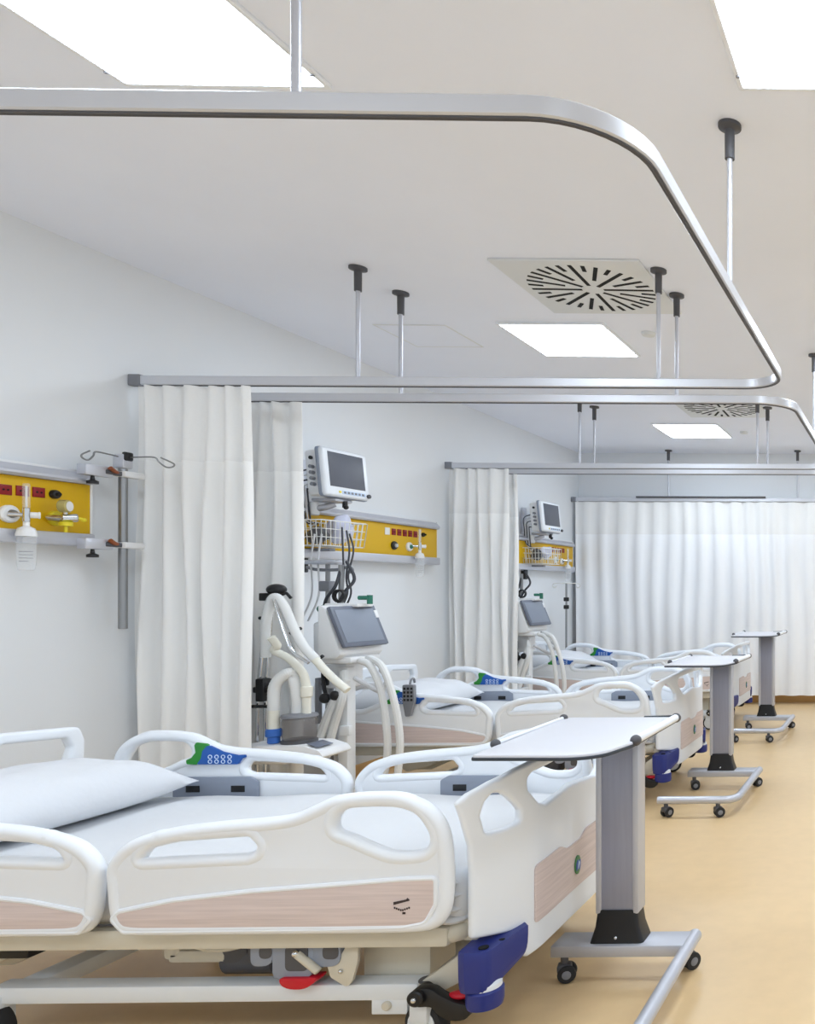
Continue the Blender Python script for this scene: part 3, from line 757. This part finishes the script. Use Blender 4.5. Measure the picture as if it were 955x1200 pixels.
# ------------------------------------------------------------------ overbed tables (origin on the floor under the column)
def make_table(loc, lab, zt=.83):
    t = thing('overbed_table', lab, 'overbed table', loc, 0, 'grey column overbed tables at the bed feet')
    obj('column', B().box((-.066, -.03, .215), (.066, .035, zt - .02), .010), M['alu_dark'], t)
    col = t.children[0]
    for s in (-1, 1):
        obj('column_edge', B().box((s * .060 - .010, -.034, .213), (s * .060 + .010, .039, zt - .021), .005), M['silver'], col)
    bt = B()
    a = [(-.068, -.035), (.068, -.035), (.068, .04), (-.068, .04)]
    prof = [(.118, 1.30, 1.25), (.135, 1.22, 1.2), (.17, 1.06, 1.06), (.215, .97, .98), (.226, .93, .95)]
    rings = [[bt.bm.verts.new((x * kx, y * ky, z)) for x, y in fillet(a, .012, 3)] for z, kx, ky in prof]
    n = len(rings[0])
    for q in range(len(rings) - 1):
        for i in range(n): bt.bm.faces.new((rings[q][i], rings[q][(i + 1) % n], rings[q + 1][(i + 1) % n], rings[q + 1][i]))
    bt.bm.faces.new(rings[0][::-1]); bt.bm.faces.new(rings[-1])
    ob = obj('column_boot', bt, M['black'], t)
    obj('boot_screw', B().ball((0, -.045, .14), .006), M['chrome'], ob)
    obj('base_beam', B().box((-.205, -.06, .083), (.225, .05, .120), .003), M['silver'], t)
    tb = smooth_open([(.232, .06, .102), (.232, -.20, .100), (.232, -.52, .097), (.225, -.60, .096), (.19, -.645, .096), (.12, -.655, .096), (-.205, -.655, .096)], 10)
    obj('base_tube', B().tube(tb, .0215, 16), M['silver'], t)
    for x, y, a_ in ((-.165, -.045, .3), (.215, .03, .9), (-.16, -.655, 1.0), (.13, -.655, .5)):
        R = Matrix.Translation((x, y, 0)) @ Matrix.Rotation(a_, 4, 'Z')
        cs = obj('caster', B().cyl((0, 0, .045), (0, 0, .088), .012, seg=14).box((-.022, -.02, .03), (.022, .02, .06), .008).xf(R), M['dgrey'], t)
        for s in (-1, 1):
            w = obj('wheel', B().lathe([(.018, -.008), (.027, -.007), (.029, 0), (.027, .007), (.018, .008)], (.008, s * .017, .029), 22, 'Y').xf(R), M['rubber'], cs)
        obj('wheel_hub', B().lathe([(.006, -.0275), (.014, -.0255), (.014, .0255), (.006, .0275)], (.008, 0, .029), 16, 'Y').xf(R), M['mgrey'], cs)
    # top: long axis along the bed width, column near its far end
    o = fillet([(-.215, -.505), (.06, -.512), (.122, -.47), (.155, -.33), (.155, .115), (-.225, .115)], [.012, .15, .14, .12, .03, .03], 6)
    tp = obj('tabletop', plate([o], .016, .004, lambda u, v, w: (u, v, zt + w - .006)), M['laminate'], t, 30)
    obj('edge_band', plate([[(p[0] + (.0025 if p[0] > -.05 else -.0025), p[1] + (.0025 if p[1] > -.1 else -.0025)) for p in o]], .009, .002, lambda u, v, w: (u, v, zt + w - .010)), M['edge'], tp, label='dark edge band')
    for sx, y0, y1 in ((.158, -.315, .09), (-.226, -.36, .09)):
        gr = obj('grab_tube', B().tube([(sx, y0, zt + .004), (sx, y1, zt + .004)], .0125 if sx > 0 else .006, 14), M['white'], tp)
        for yy in (y0, y1):
            obj('tube_clip', B().ball((sx, yy, zt + .003), .0165 if sx > 0 else .014, (1, 1.0, 1), 14, 10), M['dgrey'], gr)
    obj('corner_guard', B().tube(smooth_open([(.04, .118, zt), (.12, .118, zt + .002), (.15, .112, zt + .004), (.165, .10, zt + .004)], 5), .0055, 8), M['edge'], tp)
    return t
T1 = make_table((-.948, 2.635, 0), 'nearest overbed table with grey column at the foot of the first bed', .835)
T2 = make_table((-1.185, 5.10, 0), 'middle overbed table at the foot of the second bed', .842)
T3 = make_table((-1.275, 7.26, 0), 'farthest overbed table in front of the back curtain', .885)

# ------------------------------------------------------------------ patient monitors on wall arms
def rotz(a): return Matrix.Rotation(a, 4, 'Z')
def make_monitor(loc, lab):
    t = thing('patient_monitor', lab, 'monitor', loc, 0, 'patient monitors on wall brackets')
    # local: origin on wall at monitor centre height; screen faces (sin a, -cos a)
    A = math.radians(85); ctr = Vector((.224, -.016, .0))
    R = Matrix.Translation(ctr) @ rotz(A) @ Matrix.Rotation(math.radians(-6), 4, 'X')     # local face toward -Y
    hs = obj('housing', B().box((-.16, -.01, -.138), (.16, .085, .138), .02, seg=3).box((-.12, .08, -.10), (.12, .11, .10), .015).xf(R), M['device'], t)
    obj('bezel', B().box((-.174, -.045, -.146), (.174, -.006, .146), .018, seg=3).xf(R), M['white'], t)
    obj('bezel_rim', plate([fillet([(-.178, -.150), (.178, -.150), (.178, .150), (-.178, .150)], .022), fillet([(-.17, -.142), (.17, -.142), (.17, .142), (-.17, .142)], .02)], .02, .004, lambda u, v, w: (u, -.012 + w, v)).xf(R), M['grey'], t)
    obj('screen', B().box((-.135, -.047, -.088), (.135, -.044, .122), .002).xf(R), M['screen'], t)
    bt = obj('button_strip', B().box((-.05, -.0475, -.128), (.13, -.0445, -.106), .001).xf(R), M['key'], t)
    for i in range(6): obj('button', B().box((-.04 + .028 * i, -.0495, -.124), (-.022 + .028 * i, -.047, -.111), .001).xf(R), M['mgrey'], bt)
    obj('alarm_button', B().box((-.075, -.049, -.124), (-.06, -.044, -.111), .001).xf(R), M['ylw2'], t)
    obj('dial_knob', B().cyl((.152, -.06, -.122), (.152, -.043, -.122), .013, seg=18, bev=.003).xf(R), M['dgrey'], t)
    for i in range(4): obj('cable_socket', B().cyl((-.162, .03 + .0 * i, .03 - .035 * i), (-.185, .03, .03 - .035 * i), .011, seg=12).xf(R), M['mgrey'], hs)
    obj('side_knob', B().cyl((-.163, .035, .085), (-.171, .035, .085), .011, seg=14).xf(R), M['black'], hs)
    # wall channel and arm
    obj('wall_channel', B().box((.0, -.085, -.52), (.03, -.025, .09), .004), M['alu'], t)
    am = B().tube(smooth_open([(.02, -.055, -.20), (.08, -.05, -.21), (.14, -.03, -.20), (.18, .0, -.175)], 6), .02, 12).box((.10, -.09, -.17), (.25, .06, -.148), .01)
    obj('mount_arm', am, M['silver'], t)
    obj('cable_box', B().box((.0, -.085, -.60), (.045, -.03, -.42), .006), M['black'], t)
    obj('arm_joint', B().cyl((.09, -.05, -.25), (.09, -.05, -.17), .028, seg=18, bev=.004), M['device'], t)
    obj('mount_lock', B().cyl((.25, -.01, -.20), (.25, -.01, -.16), .014, seg=14).ball((.27, -.03, -.20), .014), M['black'], t)
    rnd = random.Random(8)
    for k in range(5):
        y = -.14 + .012 * k
        obj('cable', B().tube(smooth_open([(.12 + .008 * k, -.13 + .004 * k, .02 - .03 * k), (.07 + .01 * k, y - .03, -.02 - .02 * k), (.06 + .006 * k, y, -.12), (.07 + .008 * k, y + .01, -.25 - .02 * k), (.13, y + .02, -.30)], 6), .0045, 7), M['wcable' if k % 2 else 'cable'], t)
    return t
mB = make_monitor((WX, 4.92, 1.985), 'bedside patient monitor on wall bracket above the second bed, larger of two')
mC = dup(mB, (WX, 7.72, 1.98), 'small looking distant patient monitor above the farthest bed')

def make_basket(loc, lab):
    t = thing('wire_basket', lab, 'basket', loc, 0, 'white wire baskets under the monitors')
    A = math.radians(84); R = Matrix.Translation((.165, .0, 0)) @ rotz(A)
    w, d, h = .175, .10, .15
    def ring(z, k): return [(-w * k, -d * k, z), (w * k, -d * k, z), (w * k, d * k, z), (-w * k, d * k, z)]
    def fl3(q, r=.02):
        z = q[0][2]; return [(p[0], p[1], z) for p in fillet([(a, b) for a, b, _ in q], r, 3)]
    bk = B()
    for z, k, r in ((0, .9, .003), (.05, .93, .0025), (.10, .96, .0025), (h, 1.0, .004)): bk.tube(fl3(ring(z, k)), r, 6, True)
    n = 11
    for i in range(n):
        u = -1 + 2 * i / (n - 1)
        for s in (-1, 1): bk.tube([(u * w, s * d, h), (u * w * .9, s * d * .9, 0)], .0024, 6)
        bk.tube([(u * w * .9, -d * .9, 0), (u * w * .9, d * .9, 0)], .0022, 6)
    for i in range(7):
        v = -1 + 2 * i / 6
        for s in (-1, 1): bk.tube([(s * w, v * d, h), (s * w * .9, v * d * .9, 0)], .0024, 6)
    obj('wire_cage', bk.xf(R), M['wire'], t)
    obj('bracket', B().box((.03, -.045, -.05), (.05, -.0, .14), .003).box((.03, -.05, -.03), (.20, .0, -.012), .004), M['mgrey'], t)
    return t
kB = make_basket((WX, 4.90, 1.545), 'white wire basket under the larger monitor, holding a crumpled cloth')
kC = dup(kB, (WX, 7.72, 1.53), 'white wire basket under the distant monitor')
def crumple(loc, sc, m, name, lab, cat, seed):
    b = B(); t = bmesh.new(); bmesh.ops.create_icosphere(t, subdivisions=4, radius=1)
    rnd = random.Random(seed); ds = [(Vector((rnd.uniform(-1, 1), rnd.uniform(-1, 1), rnd.uniform(-1, 1))).normalized(), rnd.uniform(3, 7), rnd.uniform(0, 6)) for _ in range(6)]
    for v in t.verts:
        k = 1 + sum(.07 * math.sin(f * v.co.dot(d) + p) for d, f, p in ds)
        v.co = Vector((v.co.x * sc[0], v.co.y * sc[1], v.co.z * sc[2])) * k
    b.merge(t); o = obj(name, b, m, None, 70); o.location = loc
    return tag(o, lab, cat)
crumple((WX + .19, 4.955, 1.655), (.058, .075, .085), M['cloth'], 'crumpled_cloth', 'crumpled pale blue cloth in the wire basket under the larger monitor', 'cloth', 3)
crumple((WX + .165, 4.80, 1.61), (.055, .055, .05), M['dgrey'], 'cable_bundle', 'dark coiled cables in the left of the nearer wire basket', 'cables', 5)
crumple((WX + .18, 7.76, 1.64), (.05, .07, .06), M['cloth'], 'crumpled_cloth', 'crumpled pale cloth in the distant wire basket', 'cloth', 9)
crumple((WX + .155, 7.63, 1.62), (.05, .05, .05), M['dgrey'], 'cable_bundle', 'dark coiled cables in the distant wire basket', 'cables', 6)

# ------------------------------------------------------------------ ventilators (origin on floor under the machine)
def make_vent(loc, lab):
    t = thing('ventilator', lab, 'ventilator', loc, 0, 'ventilators beside the beds')
    R0 = Matrix.Translation((-.045, -.006, 1.068)) @ rotz(math.radians(84)); R = R0 @ Matrix.Rotation(math.radians(-23), 4, 'X')
    su = B().prism([(-.055, -.13), (-.028, -.155), (.075, -.155), (.075, .128), (.06, .128), (.035, .115)], -.148, .148, 'YZ', .008).xf(R0)
    sc = obj('screen_unit', su, M['device'], t)
    obj('screen_frame', B().box((-.152, -.045, -.117), (.152, -.022, .117), .006).xf(R), M['bezel'], sc)
    obj('touch_screen', B().box((-.131, -.047, -.094), (.128, -.044, .094), .002).xf(R), M['screen2'], sc)
    obj('screen_notch', B().box((.128, -.049, .04), (.153, -.043, .085), .003).xf(R), M['device'], sc)
    obj('rotary_knob', B().cyl((.03, -.07, -.168), (.03, -.03, -.168), .018, seg=20, bev=.004).xf(R0), M['black'], sc)
    obj('neck', B().box((-.16, -.12, .885), (.02, .12, .92), .012), M['device'], t)
    obj('machine_body', B().box((-.20, -.02, .74), (-.07, .12, .88), .02).box((-.30, .04, .88), (-.17, .18, 1.10), .015), M['device'], t)
    cm = B().box((-.115, -.03, .18), (-.06, .04, .86), .01)
    obj('cart_column', cm, M['device'], t)
    obj('post', B().cyl((-.19, .03, .12), (-.19, .03, 1.10), .012, seg=14).cyl((-.20, .12, 1.10), (-.20, .12, 1.42), .013, seg=14), M['steel'], t)
    cb = B().box((-.22, -.14, .08), (.08, .20, .14), .02)
    obj('cart_base', cb, M['white2'], t)
    for x, y in ((-.19, -.11), (.05, -.11), (-.19, .17), (.05, .17)):
        c = obj('caster', B().cyl((x, y, .05), (x, y, .085), .012, seg=12).box((x - .02, y - .018, .03), (x + .02, y + .018, .06), .008), M['dgrey'], t)
        obj('wheel', B().lathe([(.025, -.012), (.033, -.01), (.033, .01), (.025, .012)], (x + .006, y, .033), 20, 'Y'), M['rubber'], c)
    obj('shelf', B().box((-.50, -.44, .42), (-.07, -.27, .445), .012).box((-.13, -.29, .415), (-.07, .0, .44), .008), M['device'], t)
    obj('bracket_box', B().box((-.085, -.06, .49), (-.03, -.03, .545), .006), M['device'], t)
    # breathing hoses in front: two loops falling to the right
    def hose(pts, r, m, nm='breathing_hose'):
        obj(nm, B().tube(smooth_open(pts, 22), r, 10, rib=.08), m, t)
    hose([(.04, -.08, .90), (.11, -.10, .87), (.17, -.11, .75), (.20, -.11, .56), (.205, -.11, .40), (.17, -.11, .25), (.05, -.11, .20), (-.06, -.06, .22)], .017, M['ghose'])
    hose([(.07, -.06, .915), (.17, -.10, .87), (.23, -.11, .73), (.265, -.11, .56), (.27, -.11, .40), (.23, -.11, .22), (.06, -.13, .16), (-.08, -.10, .19)], .017, M['ghose'])
    hose([(-.04, -.07, .80), (-.09, -.10, .66), (-.15, -.10, .50), (-.19, -.10, .36)], .022, M['ghose'])
    hose([(-.06, -.05, .84), (-.04, -.10, .70), (-.09, -.09, .55), (-.14, -.08, .38)], .02, M['ghose'])
    hose([(-.02, -.03, .80), (.10, -.05, .74), (.14, -.06, .74), (.17, -.05, .80), (.10, 0, .84)], .012, M['wcable'], 'thin_tube')
    # cables and connectors behind the screen
    hose([(-.20, .12, 1.40), (-.21, .09, 1.30), (-.27, .10, 1.22), (-.30, .12, 1.10)], .008, M['cable'], 'cable')
    hose([(-.17, .12, 1.44), (-.12, .11, 1.34), (-.17, .10, 1.26), (-.25, .12, 1.12)], .008, M['cable'], 'cable')
    cc = B()
    for k in range(4): cc.tube([(-.165 + .03 * math.cos(a), .05 + .006 * k, 1.245 + .032 * math.sin(a)) for a in [2 * PI * i / 16 for i in range(16)]], .006, 7, True)
    obj('coiled_lead', cc, M['black'], t)
    obj('gas_connector', B().cyl((-.29, .08, 1.17), (-.24, .07, 1.18), .02, seg=16, bev=.003).cyl((-.06, .06, 1.235), (.0, .06, 1.235), .012, seg=14).cyl((.0, .06, 1.20), (.0, .06, 1.25), .014, seg=14), M['teal'], t, label='green gas connector')
    obj('top_plate', B().box((-.20, -.01, 1.185), (-.02, .12, 1.205), .006), M['device'], t)
    obj('knob_cluster', B().ball((-.13, -.10, .70), .028, (1, .8, 1)).ball((-.07, -.11, .715), .026, (1, .8, 1)).tube([(-.17, -.06, .80), (-.14, -.09, .75), (-.12, -.10, .70)], .01, 8).box((-.19, -.05, .76), (-.155, -.03, .84), .006), M['black'], t)
    obj('hanging_rail', B().box((-.235, -.03, .55), (-.215, 0, .80), .004), M['mgrey'], t)
    return t
VB = (-2.97, 4.36, 0); VC = (-3.175, 6.86, 0)
vb = make_vent(VB, 'nearer ventilator with grey touch screen beside the second bed')
vc = dup(vb, VC, 'distant ventilator with grey touch screen beside the farthest bed')

# hose support arm and its hose, humidifier (nearer ventilator only)
t = thing('hose_support_arm', 'jointed chrome hose arm with black joints left of the nearer ventilator', 'support arm', (-3.235, 3.99, 0))
def ha(px, py, y=0.0): return Vector(((px - 305) * .00432, y, 1.28 - (py - 691) * .00427))
obj('upright', B().cyl((-.020, .02, .30), ha(302, 800, .02), .0085, seg=14).cyl((.008, .035, .30), ha(308, 800, .035), .0085, seg=14)
    .cyl(ha(302, 812, .02), ha(313, 700, .02), .0095, seg=14).cyl(ha(308, 800, .035), ha(318, 700, .03), .006, seg=12), M['chrome'], t)
obj('foot_plate', B().box((-.05, -.02, 0), (.05, .07, .02), .006).cyl((-.006, .028, .015), (-.006, .028, .31), .016, seg=14), M['steel'], t)
obj('middle_joint', B().cyl(ha(308, 802, .0), ha(308, 802, .06), .026, seg=18, bev=.005).box(ha(304, 822, -.01), ha(313, 795, .04), .006).box(ha(299, 812, .0), ha(318, 805, .03), .006), M['black'], t)
obj('upper_joint', B().ball(ha(325, 691, .01), .036, (1.3, .9, .8)).box(ha(310, 704, -.02), ha(317, 695, .02), .004).tube([ha(333, 697, 0), ha(340, 695, -.01), ha(345, 701, -.01)], .007, 8), M['black'], t)
obj('boom', B().tube([ha(331, 702, -.04), ha(348, 740, -.07), ha(356, 757, -.08), ha(363, 765, -.085), ha(378, 775, -.085)], .008, 10).tube([ha(334, 702, -.05), ha(351, 740, -.075), ha(359, 756, -.085)], .005, 8), M['chrome'], t)
for a, b_ in (((313, 724), (319, 724)), ((348, 742), (356, 736)), ((377, 775), (381, 768)), ((302, 827), (318, 827))):
    obj('hose_clip', B().cyl(ha(a[0] - 2, a[1], -.02), ha(b_[0] + 2, b_[1], -.02), .008, seg=12), M['black'], t)
bh = obj('breathing_hose', B().tube(smooth_open([ha(316, 770, -.01), ha(318, 735, -.02), ha(323, 708, -.02), ha(331, 700, -.03), ha(340, 709, -.03), ha(352, 733, -.04), ha(366, 756, -.05), ha(382, 772, -.06)], 16), .021, 12, rib=.06), M['ghose'], t)
obj('hose_end', B().tube(smooth_open([ha(380, 770, -.06), ha(392, 783, -.065), ha(407, 797, -.07), ha(419, 807, -.07)], 10), .018, 12, rib=.05), M['hose'], t)

t = thing('humidifier', 'smoked humidifier jar with white hoses on the shelf left of the ventilator', 'humidifier', (-3.085, 3.975, .445))
def hu(px, py, y=0.0): return Vector(((px - 337) * .00430, y, .835 - (py - 691) * .00427))
jx = hu(353, 850)
bs_ = obj('heater_base', B().prism(fillet([(-.15, .0), (.20, .0), (.26, .018), (.235, .05), (.16, .075), (-.15, .075)], [.01, .01, .02, .03, .03, .01]), -.10, .10, 'XZ', .006), M['device'], t)
obj('display', B().box((.165, -.085, .0725), (.222, .02, .0765), .002, rot=Matrix.Rotation(math.radians(18), 3, 'Y')), M['bezel'], bs_)
jar = obj('chamber', B().lathe([(.055, .085), (.068, .092), (.072, .12), (.072, .18), (.065, .20), (.05, .205)], (jx.x, 0, .0), 28), M['smoke'], t, label='smoked clear jar')
obj('chamber_base', B().lathe([(.075, .075), (.075, .088), (.06, .094)], (jx.x, 0, 0), 28), M['dgrey'], jar)
obj('chamber_lid', B().lathe([(.074, .20), (.077, .205), (.074, .215), (.03, .222)], (jx.x, 0, 0), 28), M['mgrey'], jar)
bx = hu(331, 860).x
obj('water_trap', B().lathe([(.022, .078), (.026, .082), (.026, .11)], (bx, -.04, 0), 20).cyl((bx, -.04, .11), (bx, -.04, .15), .034, seg=20, bev=.005), M['medblue'], t, label='blue water trap')
obj('trap_tube', B().cyl((bx, -.04, .148), (bx, -.04, .25), .024, seg=18), M['hose'], t)
obj('inlet_hose', B().tube(smooth_open([Vector((bx, -.04, .24)), Vector((bx + .002, -.035, .36)), Vector((bx + .05, -.02, .42)), Vector((jx.x - .03, 0, .40)), Vector((jx.x - .012, 0, .30)), Vector((jx.x - .01, 0, .215))], 16), .025, 12, rib=.06), M['ghose'], t)
obj('outlet_tube', B().cyl((jx.x + .035, .0, .215), (jx.x + .035, 0, .30), .018, seg=16).cyl((jx.x + .035, 0, .30), (jx.x + .035, 0, .355), .025, seg=18, bev=.004), M['hose'], t)
obj('outlet_hose', B().tube(smooth_open([Vector((jx.x + .035, 0, .35)), Vector((jx.x + .015, .0, .42)), Vector((jx.x - .05, .0, .49)), Vector((jx.x - .12, .0, .53)), Vector((bx - .01, -.01, .56)), Vector((bx - .022, -.03, .60))], 14), .018, 12, rib=.06), M['hose'], t)

# ventilator supply hoses / cable drop below monitors
t = thing('infusion_stand', 'steel stand with drip hooks and tangled leads behind the nearer ventilator', 'stand', (-3.33, 4.60, 0))
obj('pole', B().cyl((0, 0, .05), (0, 0, 1.44), .012, seg=14), M['steel'], t)
obj('cross_bar', B().tube(smooth_open([(-.12, 0, 1.41), (-.06, 0, 1.395), (.06, -.01, 1.395), (.13, -.02, 1.41), (.16, -.03, 1.39), (.13, -.03, 1.375)], 6), .009, 8), M['mgrey'], t)
obj('tray', B().box((-.10, -.06, 1.425), (.08, .06, 1.45), .01), M['silver'], t)
obj('stand_foot', B().lathe([(.20, 0), (.20, .02), (.05, .045), (.016, .06)], (0, 0, 0), 28), M['mgrey'], t)
obj('pole_clamp', B().box((-.03, -.035, 1.27), (.03, .03, 1.33), .008), M['mgrey'], t)
for k, (dx, dy) in enumerate(((.10, 0), (.15, -.02), (.18, -.03))):
    obj('cable', B().tube(smooth_open([(dx * .8, dy, 1.64 - .02 * k), (dx, dy - .02, 1.50), (dx * .6 + .05, dy - .03, 1.36), (dx * .9, dy - .02, 1.24), (.03, -.02, 1.12 - .04 * k)], 8), .0048, 8), M['cable'], t)
for dx in (-.06, -.02):
    obj('clear_line', B().tube(smooth_open([(dx, -.02, 1.60), (dx - .02, -.02, 1.45), (dx - .01, -.03, 1.25), (dx - .07, -.03, 1.10)], 8), .005, 7), M['wcable'], t)

t = thing('drip_stand', 'slim far drip stand with hooks beside the back curtain', 'drip stand', (-3.515, 8.22, 0))
obj('pole', B().cyl((0, 0, .05), (0, 0, 1.345), .010, seg=14), M['steel'], t)
for s in (-1, 1):
    obj('hook', B().tube(smooth_open([(0, 0, 1.345), (s * .07, 0, 1.345), (s * .13, 0, 1.34), (s * .14, 0, 1.315), (s * .115, 0, 1.30), (s * .10, 0, 1.32)], 6), .005, 8), M['wire'], t)
for z in (1.18, 1.10): obj('height_clamp', B().cyl((0, 0, z - .02), (0, 0, z + .02), .026, seg=16, bev=.004), M['black'], t)
obj('stand_foot', B().lathe([(.18, 0), (.18, .02), (.05, .045), (.016, .06)], (0, 0, 0), 28), M['mgrey'], t)

# hand control hung over the second bed's near rail
t = thing('hand_control', 'grey bed hand control with dark buttons hung on the second bed rail', 'remote control', (-2.90, 4.650, .60))
obj('case', B().prism(fillet([(-.014, -.06), (.012, -.06), (.036, .03), (.034, .125), (-.03, .125), (-.03, .03)], .01), -.012, .012, 'XZ', .003), M['mgrey'], t)
for r_ in range(4):
    for q in range(3):
        obj('button', B().box((-.024 + .02 * q, -.0145, .03 + .022 * r_), (-.011 + .02 * q, -.0115, .044 + .022 * r_), .001), M['black'], t)
obj('hanger', B().tube(smooth_open([(0, .01, .12), (0, .02, .15), (0, .045, .155), (0, .055, .13)], 5), .006, 8), M['mgrey'], t)

# ------------------------------------------------------------------ world, camera, output
w = bpy.data.worlds.new('World'); bpy.context.scene.world = w; w.use_nodes = True
bg = w.node_tree.nodes['Background']; bg.inputs['Color'].default_value = (.86, .93, 1, 1); bg.inputs['Strength'].default_value = 0.8
F, PPX, PPY = 920.0, 1080.0, 691.0
cam = bpy.data.cameras.new('camera'); co = bpy.data.objects.new('camera', cam); C.objects.link(co)
cam.sensor_fit = 'VERTICAL'; cam.sensor_height = 36.0; cam.lens = F / 1200 * 36.0
cam.shift_x = -(PPX - 477.5) / 1200; cam.shift_y = (PPY - 600) / 1200
co.location = (0, 0, 1.28); co.rotation_euler = (PI / 2, 0, math.radians(-1.2)); cam.clip_start = .05
sc = bpy.context.scene; sc.camera = co
sc.view_settings.view_transform = 'Standard'; sc.view_settings.look = 'None'
sc.view_settings.exposure = 0.14; sc.view_settings.gamma = 1.0; sc.view_settings.use_curve_mapping = False
sc.cycles.use_denoising = True
sc.cycles.max_bounces = 10; sc.cycles.diffuse_bounces = 7; sc.cycles.transparent_max_bounces = 12
sc.cycles.sample_clamp_indirect = 8.0
